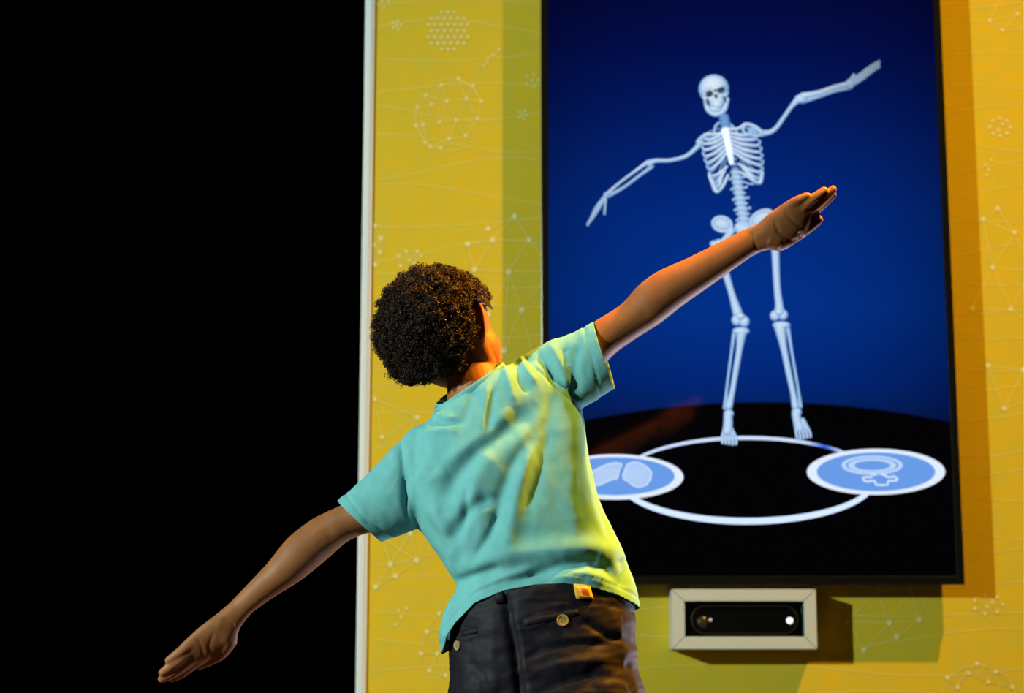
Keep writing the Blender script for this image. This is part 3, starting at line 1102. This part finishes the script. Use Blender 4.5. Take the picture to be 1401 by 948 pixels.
bm = bmesh.new()
ctr = HC * .35 + HV * .65
ellipsoid(bm, HV + np.array([0.004, 0.006, 0.004]), np.array([RX * .90, 0, 0]), np.array([0, RY * .92, 0]), np.array([0, 0, RZ * .90]), 96)
ellipsoid(bm, HC + up_ * .010, rt * .071, fw * .088, up_ * .083, 64)
kill = [f for f in bm.faces if not hair_ok(np.array(f.calc_center_median()))]
bmesh.ops.delete(bm, geom=kill, context='FACES')
for v in bm.verts:
    n_ = (Vector(v.co) - Vector(HV)).normalized()
    v.co += n_ * (0.004 * math.sin(v.co.x * 260) * math.sin(v.co.z * 240 + v.co.y * 190))
hair = obj('hair', bm, M_hair, boy)
N = 11000
verts, faces = [], []
cnt = 0
base_i = 0
vv = []
ff_ = []
while cnt < N + 3000:
    d = rng.normal(size=3)
    d /= np.linalg.norm(d)
    lump = 1 + 0.035 * math.sin(d[0] * 9 + 1) * math.sin(d[2] * 8 + d[1] * 6) + 0.02 * math.sin(d[2] * 19 + d[0] * 13)
    s = (1 - 0.16 * rng.random() ** 1.3) * lump
    if rng.random() < 0.05:
        s = (1 + .06 * rng.random()) * lump
    if cnt < N:
        p = HV + np.array([RX, RY, RZ]) * d * s
        nrm_ = d / np.array([RX, RY, RZ])
    else:                                       # fringe over the forehead and temples
        if s > 1:
            continue
        q_ = d * s * np.array([.078, .096, .090])
        if q_[2] < .026 or q_[1] < -.01:
            continue
        p = HC + rt * q_[0] + fw * q_[1] + up_ * (q_[2] + .008)
        nrm_ = rt * d[0] + fw * d[1] + up_ * d[2]
    if not hair_ok(p, .004 * rng.random()):
        continue
    nrm_ /= np.linalg.norm(nrm_)
    axis = nrm_ * 0.5 + rng.normal(size=3) * 0.55 + np.array([0, 0, -.1])
    axis /= np.linalg.norm(axis)
    e1 = np.cross(axis, rng.normal(size=3))
    e1 /= np.linalg.norm(e1)
    e2 = np.cross(axis, e1)
    R = rng.uniform(.0018, .0038)
    Lh = rng.uniform(.004, .011)
    turns = rng.uniform(1.0, 2.2)
    npt = 12
    tt = np.linspace(0, 1, npt)
    an = tt * turns * 2 * math.pi
    cc = p + np.outer(tt - .5, axis) * Lh + R * (np.outer(np.cos(an), e1) + np.outer(np.sin(an), e2))
    tn = np.gradient(cc, axis=0)
    tn /= np.linalg.norm(tn, axis=1)[:, None]
    rr = .00075 * (1 - .6 * tt ** 2)
    u1 = np.cross(tn, axis + e1 * .01)
    u1 /= np.linalg.norm(u1, axis=1)[:, None]
    u2 = np.cross(tn, u1)
    for j in range(3):
        a = j * 2.0944
        vv.append(cc + (u1 * math.cos(a) + u2 * math.sin(a)) * rr[:, None])
    for i in range(npt - 1):
        for j in range(3):
            j2 = (j + 1) % 3
            ff_.append((base_i + j * npt + i, base_i + j2 * npt + i, base_i + j2 * npt + i + 1, base_i + j * npt + i + 1))
    base_i += 3 * npt
    cnt += 1
me = bpy.data.meshes.new('curls')
me.from_pydata(np.concatenate(vv).tolist(), [], ff_)
bmt = bmesh.new()
bmt.from_mesh(hair.data)
bmt.from_mesh(me)
bmt.to_mesh(hair.data)
bmt.free()
bpy.data.meshes.remove(me)
hair.data.polygons.foreach_set('use_smooth', [True] * len(hair.data.polygons))

# ---- t-shirt
bm = bmesh.new()
loft(bm, [sec((604, 960), (880, 900), hd=0.106), sec((604, 900), (877, 846), hd=0.106), sec((600, 868), (874, 820), hd=0.104),
          sec((612, 832), (867, 793), hd=0.10), sec((624, 803), (857, 765), hd=0.096), sec((608, 775), (840, 727), hd=0.096),
          sec((590, 748), (824, 688), hd=0.098), sec((572, 722), (812, 642), hd=0.098), sec((560, 692), (803, 603), hd=0.096),
          sec((552, 655), (797, 567), hd=0.09), sec((556, 622), (783, 528), hd=0.078), sec((571, 594), (757, 496), hd=0.066),
          sec((591, 572), (715, 497), hd=0.056), sec((602, 558), (690, 502), hd=0.052)], 5, 48, power=0.92)
loft(bm, [sec((600, 572), (640, 690), ratio=.62), sec((562, 588), (600, 712), ratio=.66), sec((530, 620), (575, 722), ratio=.75),
          sec((500, 652), (548, 732), ratio=.85), sec((462, 685), (523, 741), ratio=.9), sec((432, 712), (498, 760), ratio=.9)], 5, 32)
loft(bm, [sec((680, 510), (720, 600), ratio=.62), sec((716, 486), (764, 590), ratio=.62), sec((745, 470), (792, 562), ratio=.68),
          sec((780, 456), (815, 548), ratio=.74), sec((812, 440), (842, 532), ratio=.80), sec((842, 427), (872, 520), ratio=.80)], 5, 32)
shirt = remesh('t_shirt', bm, 0.0032, 6, M_shirt, boy)

sm = shirt.data
bmt = bmesh.new()
bmt.from_mesh(sm)


def cut(bmt, pts, outside, warp=None):
    """opens the garment along a plane through three points; the side holding 'outside' goes"""
    a, b, c_ = (np.asarray(p) for p in pts)
    n_ = np.cross(b - a, c_ - a)
    n_ /= np.linalg.norm(n_)
    if (np.asarray(outside) - a) @ n_ < 0:
        n_ = -n_
    loc = [v for v in bmt.verts if (Vector(v.co) - Vector(a)).dot(Vector(n_)) > -0.06
           and (Vector(v.co) - Vector(outside)).length < 0.22]
    vs = set(loc)
    es = [e for e in bmt.edges if e.verts[0] in vs and e.verts[1] in vs]
    fs = [f for f in bmt.faces if all(v in vs for v in f.verts)]
    bmesh.ops.bisect_plane(bmt, geom=loc + es + fs, plane_co=Vector(a), plane_no=Vector(n_), clear_outer=False)
    dl = [f for f in bmt.faces if (f.calc_center_median() - Vector(a)).dot(Vector(n_)) > 1e-6
          and (f.calc_center_median() - Vector(outside)).length < 0.2]
    bmesh.ops.delete(bmt, geom=dl, context='FACES')


cut(bmt, (P(812, 440, Y0), P(827, 494, Y0 - .045), P(841, 530, Y0 + .01)), P(860, 470, Y0))
cut(bmt, (P(461, 684, Y0), P(523, 742, Y0), P(488, 713, Y0 - .06)), P(460, 740, Y0))
cut(bmt, (P(588, 560, Y0), P(694, 487, Y0), P(640, 533, Y0 - .06)), P(625, 500, Y0))


# hem: warp, cut level, warp back
def hemz(x, y):
    """height of the hem around the body"""
    us = np.array([560, 603, 612, 625, 650, 690, 730, 770, 810, 845, 874, 920])
    hb = np.array([900, 897, 880, 853, 828, 811, 804, 803, 808, 818, 831, 840])   # back
    hf = np.array([900, 897, 893, 885, 876, 868, 862, 857, 852, 846, 834, 840])   # front, a little lower
    k_ = np.clip((y - Y0 + 0.04) / 0.10, 0, 1)
    u = 700.5 + x / S
    vb = np.interp(u, us, hb)
    vf = np.interp(u, us, hf)
    v = vb * (1 - k_) + vf * k_
    return P(700, v, Y0)[2]


for v in bmt.verts:
    v.co.z -= hemz(v.co.x, v.co.y)
bmesh.ops.bisect_plane(bmt, geom=bmt.verts[:] + bmt.edges[:] + bmt.faces[:], plane_co=(0, 0, 0), plane_no=(0, 0, -1), clear_outer=False)
dl = [f for f in bmt.faces if f.calc_center_median().z < -1e-6 and abs(f.calc_center_median().x) < 0.3 and
      f.calc_center_median().x > -0.16]
bmesh.ops.delete(bmt, geom=dl, context='FACES')
for v in bmt.verts:
    v.co.z += hemz(v.co.x, v.co.y)
bmt.to_mesh(sm)
bmt.free()

# folds: ridges (+) and valleys (-) as pixel polylines, amplitude in metres, width in pixels
FOLDS = [
    ([(738, 552), (699, 582), (653, 617), (625, 647), (606, 690)], -.0075, 15),
    ([(700, 556), (672, 590), (640, 612), (610, 636)], .004, 10),
    ([(757, 536), (750, 596), (735, 650), (722, 700)], -.0042, 11),
    ([(780, 560), (782, 620), (780, 680), (790, 735)], .0045, 16),
    ([(741, 580), (700, 640), (685, 680), (672, 730)], -.0050, 10),
    ([(728, 600), (712, 660), (700, 720), (690, 752)], .0045, 11),
    ([(672, 610), (650, 660), (640, 700)], .0035, 12),
    ([(677, 683), (650, 690), (625, 722), (615, 745)], -.005, 9),
    ([(683, 700), (671, 730), (650, 765)], -.0035, 7),
    ([(800, 560), (808, 620), (822, 690), (838, 740)], -.0035, 7),
    ([(668, 525), (662, 560), (658, 590)], .0045, 5),
    ([(676, 530), (673, 560), (668, 590)], -.0045, 4.5),
    ([(690, 500), (697, 525), (704, 550)], .0045, 5.5),
    ([(706, 495), (712, 518), (724, 538)], -.0045, 6),
    ([(712, 488), (722, 508), (734, 524)], .0035, 4.5),
    ([(650, 530), (640, 560), (630, 585)], -.003, 7),
    ([(735, 480), (752, 505), (760, 525)], -.003, 5),
    ([(752, 470), (768, 500), (778, 530)], .003, 6),
    ([(790, 470), (785, 505), (790, 540)], -.0035, 8),
    ([(772, 475), (776, 500)], -.0025, 5),
    ([(590, 563), (606, 573), (622, 570)], .0035, 5),
    ([(596, 573), (610, 580), (630, 578)], -.004, 4),
    ([(570, 590), (590, 592), (612, 588), (628, 592)], .003, 6),
    ([(575, 640), (590, 655), (612, 645)], .003, 9),
    ([(548, 640), (560, 680), (580, 715), (610, 750)], -.003, 9),
    ([(545, 600), (556, 650), (556, 700)], -.003, 6),
    ([(625, 782), (665, 768), (704, 758), (760, 752), (815, 750), (848, 762)], .0060, 15),
    ([(622, 797), (655, 785), (688, 774)], -.0085, 7),
    ([(690, 800), (722, 790), (768, 773), (804, 768), (829, 776), (845, 796)], -.0085, 7.5),
    ([(640, 812), (690, 790), (730, 778)], .003, 6),
    ([(760, 790), (800, 786), (830, 796)], .004, 8),
    ([(850, 762), (856, 780), (852, 806)], -.006, 7),
    ([(620, 815), (612, 845), (608, 880)], .004, 7),
    ([(640, 660), (636, 705), (628, 740)], -.003, 6),
    ([(590, 690), (606, 720), (625, 770)], .003, 8),
]
me = shirt.data
for _pass in range(1):
    co = coords(me)
    nm = normals(me)
    u, v = proj(co)
    back = np.clip((-nm[:, 1] + 0.25) / 0.6, 0, 1)
    disp = np.zeros(len(co))
    for pts, amp, wd in FOLDS:
        d, tpar = dist_poly(u, v, pts)
        taper = np.clip(np.minimum(tpar, 1 - tpar) * 5 + 0.25, 0, 1)
        disp += math.copysign(min(abs(amp) * 1.5, .72 * wd * S), amp) * np.exp(-(d / wd) ** 2) * taper
    # fine irregular wrinkling
    wr = np.array([noise.fractal(Vector((a * .020 - c2 * .008, c2 * .011 + a * .004, 3.1)), 0.9, 2.1, 3) * .0021
                   + noise.noise(Vector((a * .075, c2 * .05, 7.7))) * .0006 for a, c2 in zip(u, v)])
    disp = disp * back + wr
    # armhole seams, sleeve hems and bottom hem
    for pts in ([(716, 488), (746, 515), (769, 536), (792, 560)], [(546, 598), (551, 650), (558, 712)]):
        d, _ = dist_poly(u, v, pts)
        disp -= .0022 * np.exp(-(d / 1.8) ** 2) * back
    d, _ = dist_poly(u, v, [(798, 446), (813, 502), (822, 542)])
    disp -= .0020 * np.exp(-(d / 1.7) ** 2)
    d, _ = dist_poly(u, v, [(472, 675), (500, 712), (536, 735)])
    disp -= .0018 * np.exp(-(d / 1.7) ** 2)
    hz = np.array([hemz(a, b) for a, b in co[:, :2]])
    dz = (co[:, 2] - hz) / S
    disp -= np.where(np.abs(u - 740) < 160, .0018 * np.exp(-((dz - 12) / 1.8) ** 2), 0)
    setco(me, co + nm * disp[:, None])
sm_ = shirt.modifiers.new('thickness', 'SOLIDIFY')
sm_.thickness = 0.0016
sm_.offset = -1

# collar ribbing
bm = bmesh.new()
ring = []
for i in range(24):
    a = 2 * math.pi * i / 24
    pa, pb = P(590, 560, Y0), P(692, 490, Y0)
    c0 = (pa + pb) / 2 + np.array([0.002, 0, -0.008])
    u = (pb - pa) / 2 * 0.92
    ring.append(c0 + u * math.cos(a) + np.array([0.01, -0.056, -0.006]) * math.sin(a))
for i in range(24):
    pass
ctrs = np.array(ring)
nseg = len(ctrs)
prof = [(.0035, 0), (.0025, .006), (0, .009), (-.0025, .006), (-.0035, 0), (-.002, -.006), (0, -.008), (.002, -.006)]
vs = []
cmean = ctrs.mean(0)
axn = np.cross(ctrs[0] - cmean, ctrs[6] - cmean)
axn /= np.linalg.norm(axn)
for p in ctrs:
    rad = p - cmean
    rad /= np.linalg.norm(rad)
    vs.append([bm.verts.new(p + rad * a * .5 + axn * b * .8) for a, b in prof])
for i in range(nseg):
    j = (i + 1) % nseg
    for q in range(8):
        q2 = (q + 1) % 8
        bm.faces.new((vs[i][q], vs[j][q], vs[j][q2], vs[i][q2]))
bmesh.ops.recalc_face_normals(bm, faces=bm.faces[:])
collar = obj('collar', bm, M_shirt, shirt)

# ---- shorts
bm = bmesh.new()
loft(bm, [sec((628, 798), (862, 780), hd=0.098), sec((618, 840), (868, 822), hd=0.101), sec((614, 885), (868, 868), hd=0.103),
          sec((614, 930), (874, 920), hd=0.104), sec((614, 965), (886, 960), hd=0.104), sec((630, 985), (880, 985), hd=0.085)], 5, 48, power=0.92)
loft(bm, [sec((618, 930), (742, 930), hd=0.095), sec((606, 1000), (742, 1000), hd=0.092), sec((598, 1080), (738, 1080), hd=0.09),
          sec((590, 1165), (735, 1165), hd=0.09)], 5, 32)
loft(bm, [sec((744, 930), (876, 930), hd=0.095), sec((748, 1000), (898, 1000), hd=0.092), sec((760, 1080), (915, 1080), hd=0.09),
          sec((772, 1165), (925, 1165), hd=0.09)], 5, 32)
shorts = remesh('shorts', bm, 0.0034, 5, M_short, boy)
bmt = bmesh.new()
bmt.from_mesh(shorts.data)
zt = P(700, 796, Y0)[2]
zb = P(700, 1150, Y0)[2]
bmesh.ops.bisect_plane(bmt, geom=bmt.verts[:] + bmt.edges[:] + bmt.faces[:], plane_co=(0, 0, zb), plane_no=(0, 0, -1), clear_outer=True)
bmt.to_mesh(shorts.data)
bmt.free()
me = shorts.data
co = coords(me)
nm = normals(me)
u, v = proj(co)
back = np.clip((-nm[:, 1] + 0.2) / 0.6, 0, 1)
disp = np.zeros(len(co))
SF = [
    ([(692, 820), (700, 860), (707, 900), (712, 960), (716, 1000)], -.010, 7),
    ([(700, 835), (712, 880), (718, 920)], .003, 6),
    ([(675, 850), (672, 900), (680, 948)], .0035, 12),
    ([(712, 905), (740, 890), (790, 880), (850, 884)], -.003, 5),
    ([(720, 925), (770, 905), (840, 905)], .003, 8),
    ([(740, 945), (790, 925), (850, 925)], -.003, 6),
    ([(640, 900), (660, 930), (670, 960)], -.003, 7),
    ([(800, 850), (830, 870), (862, 880)], -.003, 5),
    ([(840, 840), (850, 880), (862, 930)], .003, 8),
    ([(856, 900), (860, 930), (868, 960)], -.003, 5),
    ([(640, 880), (655, 872)], -.002, 5),
    ([(716, 846), (740, 838), (766, 832), (792, 832)], -.0018, 2.2),
    ([(717, 857), (745, 848), (770, 842), (792, 842)], -.0018, 2.2),
    ([(704, 862), (730, 857), (748, 850)], .0022, 4),
    ([(632, 862), (653, 857)], -.0016, 2),
    ([(632, 870), (653, 865)], -.0016, 2),
]
for pts, amp, wd in SF:
    d, tpar = dist_poly(u, v, pts)
    disp += amp * np.exp(-(d / wd) ** 2) * np.clip(np.minimum(tpar, 1 - tpar) * 6 + 0.3, 0, 1)
disp *= back
disp += np.array([noise.fractal(Vector((a * .014 + c2 * .012, c2 * .035, 1.3)), 0.9, 2.1, 3) * .0036
                  + noise.noise(Vector((a * .08, c2 * .10, 5.5))) * .0007 for a, c2 in zip(u, v)])
d, _ = dist_poly(u, v, [(620, 850), (660, 834), (700, 827), (760, 822), (830, 826), (866, 838)])
disp -= .0012 * np.exp(-(d / 1.6) ** 2) * back
setco(me, co + nm * disp[:, None])


from mathutils.bvhtree import BVHTree


def tuck(under, over, region, gap=0.003, reach=0.035):
    """presses the covered part of one surface just inside the garment worn over it"""
    me_o, me_u = over.data, under.data
    tree = BVHTree.FromPolygons([v_.co[:] for v_ in me_o.vertices], [p_.vertices[:] for p_ in me_o.polygons])
    co_ = coords(me_u)
    uu, vv_ = proj(co_)
    for i_ in np.nonzero(region(uu, vv_, co_))[0]:
        loc_, n_, _, dist = tree.find_nearest(Vector(co_[i_]), reach)
        if loc_ is None:
            continue
        gp = gap[i_] if hasattr(gap, '__len__') else gap
        if (Vector(co_[i_]) - loc_).dot(n_) > -gp:
            co_[i_] = np.array(loc_ - n_ * gp)
    setco(me_u, co_)


def under_shirt(uu, vv_, co_):
    r1 = (uu - 812) * (494 - 440) - (vv_ - 440) * (829 - 812) < 0       # inboard of the right cuff
    r2 = (uu - 461) * (742 - 684) - (vv_ - 684) * (523 - 461) > 0       # inboard of the left cuff
    r3 = (vv_ - 560) * (694 - 588) - (uu - 588) * (487 - 560) > 900     # below the collar
    return r1 & r2 & r3 & (co_[:, 2] > np.array([hemz(a_, b_) for a_, b_ in co_[:, :2]]) - 0.0)


c_s = coords(shorts.data)
g_s = np.clip((c_s[:, 2] - np.array([hemz(a_, b_) for a_, b_ in c_s[:, :2]])) / 0.02, 0, 1) * 0.011 + 0.0035
tuck(shorts, shirt, under_shirt, g_s)
c_b = coords(body.data)
u_b = proj(c_b)[0]
g_b = np.where((u_b > 600) & (u_b < 880) & (c_b[:, 2] < P(700, 700, Y0)[2]), 0.018, 0.007)
tuck(body, shirt, under_shirt, g_b)
tuck(body, shorts, lambda a_, b_, c_: (c_[:, 2] < zt + .02) & (c_[:, 2] > zb + .03) & (np.abs(c_[:, 0] - .05) < .25) & (a_ > 560), 0.006)


# things sewn to the shorts: find the cloth surface under a pixel
def surf(me_, u0, v0, rad=4):
    co_ = coords(me_)
    uu, vv_ = proj(co_)
    m = (np.hypot(uu - u0, vv_ - v0) < rad) & (co_[:, 1] < Y0)
    n_ = normals(me_)[m].mean(0)
    p = co_[m].mean(0)
    return p, n_ / np.linalg.norm(n_)


def patch(name, corners, thick, mats, parent, lift=.0015, n=8, nv=2):
    """cloth strip laid over the shorts between four pixel corners"""
    bm = bmesh.new()
    A, B, C_, D = (np.array(q, float) for q in corners)
    top = []
    for i in range(n + 1):
        row = []
        for j in range(nv + 1):
            s, t_ = i / n, j / nv
            q = (A * (1 - s) + B * s) * (1 - t_) + (D * (1 - s) + C_ * s) * t_
            p, nn = surf(shorts.data, q[0], q[1])
            pw = P(q[0], q[1], p[1])
            row.append((pw + nn * (lift + thick), pw + nn * (lift - .003)))
        top.append(row)
    vt = [[bm.verts.new(p[0]) for p in r] for r in top]
    vb = [[bm.verts.new(p[1]) for p in r] for r in top]
    for i in range(n):
        for j in range(nv):
            bm.faces.new((vt[i][j], vt[i + 1][j], vt[i + 1][j + 1], vt[i][j + 1]))
            bm.faces.new((vb[i][j], vb[i][j + 1], vb[i + 1][j + 1], vb[i + 1][j]))
    for i in range(n):
        bm.faces.new((vt[i][0], vb[i][0], vb[i + 1][0], vt[i + 1][0]))
        bm.faces.new((vt[i][nv], vt[i + 1][nv], vb[i + 1][nv], vb[i][nv]))
    for j in range(nv):
        bm.faces.new((vt[0][j], vt[0][j + 1], vb[0][j + 1], vb[0][j]))
        bm.faces.new((vt[n][j], vb[n][j], vb[n][j + 1], vt[n][j + 1]))
    bmesh.ops.recalc_face_normals(bm, faces=bm.faces[:])
    o = obj(name, bm, mats, parent)
    return o


patch('back_pocket', [(716, 847), (792, 833), (792, 842), (717, 857)], .0004, M_short, shorts, n=10, lift=.0006)
patch('back_pocket', [(631, 862), (653, 857), (654, 866), (632, 871)], .0004, M_short, shorts, n=5, lift=.0006)
patch('belt_loop', [(677, 806), (689, 804), (691, 824), (679, 826)], .002, M_short, shorts, n=3)
tag_ = patch('sewn_label', [(784, 800), (806, 803), (811, 820), (788, 819)], .0012, M_tag, shorts, lift=.003, n=5, nv=4)
tag_.data.materials.append(M_tagr)
for p_ in tag_.data.polygons:
    q = proj(np.array([p_.center[:]]))
    if 795 < q[0][0] < 804 and 807 < q[1][0] < 815 and p_.normal.y < 0:
        p_.material_index = 1
tag_['label'] = 'orange-yellow cloth label at the waistband'


def button(u0, v0, r, squash=1.0):
    p, n_ = surf(shorts.data, u0, v0, 5)
    p = P(u0, v0, p[1]) + n_ * .002
    e1 = np.cross(n_, [0, 0, 1])
    e1 /= np.linalg.norm(e1)
    e2 = np.cross(n_, e1)
    bm = bmesh.new()
    prof = [(0.55, .0008), (0.75, .0008), (.9, .0022), (1.0, .0016), (1.0, -.0015)]
    rings = []
    for q, h in prof:
        rings.append([bm.verts.new(p + n_ * h + (e1 * math.cos(a) + e2 * math.sin(a)) * r * q)
                      for a in [2 * math.pi * i / 24 for i in range(24)]])
    bm.faces.new(rings[0])
    for a, b in zip(rings[:-1], rings[1:]):
        for i in range(24):
            bm.faces.new((a[i], b[i], b[(i + 1) % 24], a[(i + 1) % 24]))
    for k_ in range(4):
        a = k_ * math.pi / 2 + .7
        q = p + n_ * .0009 + (e1 * math.cos(a) + e2 * math.sin(a)) * r * .28
        f = bm.faces.new([bm.verts.new(q + (e1 * math.cos(c_) + e2 * math.sin(c_)) * r * .11)
                          for c_ in [2 * math.pi * i / 8 for i in range(8)]])
        f.material_index = 1
    bmesh.ops.recalc_face_normals(bm, faces=bm.faces[:])
    o = obj('button', bm, [M_button, M_short], shorts)
    o['label'] = 'tan button'


button(769.5, 849, .0090)
button(627, 883, .0075)

# ---- socks and shoes below the frame
for s, px, foot in ((-1, 680, -0.035), (1, 806, 0.055)):
    ax = P(px, 905, Y0)[0] + foot
    bm = bmesh.new()
    tube(bm, [(ax, Y0 + .01, .15), (ax, Y0 + .01, .10), (ax, Y0 + .01, .06)], [.036, .034, .036], 3, 20)
    obj('sock', bm, M_sock, boy)
    bm = bmesh.new()
    loft(bm, [(np.array([ax, Y0 - .048, .045]), np.array([.027, 0, 0]), np.array([0, 0, .030])),
              (np.array([ax, Y0 - .02, .052]), np.array([.034, 0, 0]), np.array([0, 0, .038])),
              (np.array([ax, Y0 + .04, .052]), np.array([.038, 0, 0]), np.array([0, 0, .038])),
              (np.array([ax, Y0 + .10, .042]), np.array([.042, 0, 0]), np.array([0, 0, .028])),
              (np.array([ax, Y0 + .15, .036]), np.array([.036, 0, 0]), np.array([0, 0, .020]))], 4, 24)
    shoe = obj('shoe', bm, M_shoe, boy)
    bm = bmesh.new()
    loft(bm, [(np.array([ax, Y0 - .068, .012]), np.array([.022, 0, 0]), np.array([0, 0, .0115])),
              (np.array([ax, Y0 - .03, .012]), np.array([.038, 0, 0]), np.array([0, 0, .012])),
              (np.array([ax, Y0 + .05, .012]), np.array([.040, 0, 0]), np.array([0, 0, .012])),
              (np.array([ax, Y0 + .12, .012]), np.array([.045, 0, 0]), np.array([0, 0, .012])),
              (np.array([ax, Y0 + .17, .012]), np.array([.030, 0, 0]), np.array([0, 0, .0115]))], 4, 24, power=0.7)
    so = obj('sole', bm, M_sole, shoe)
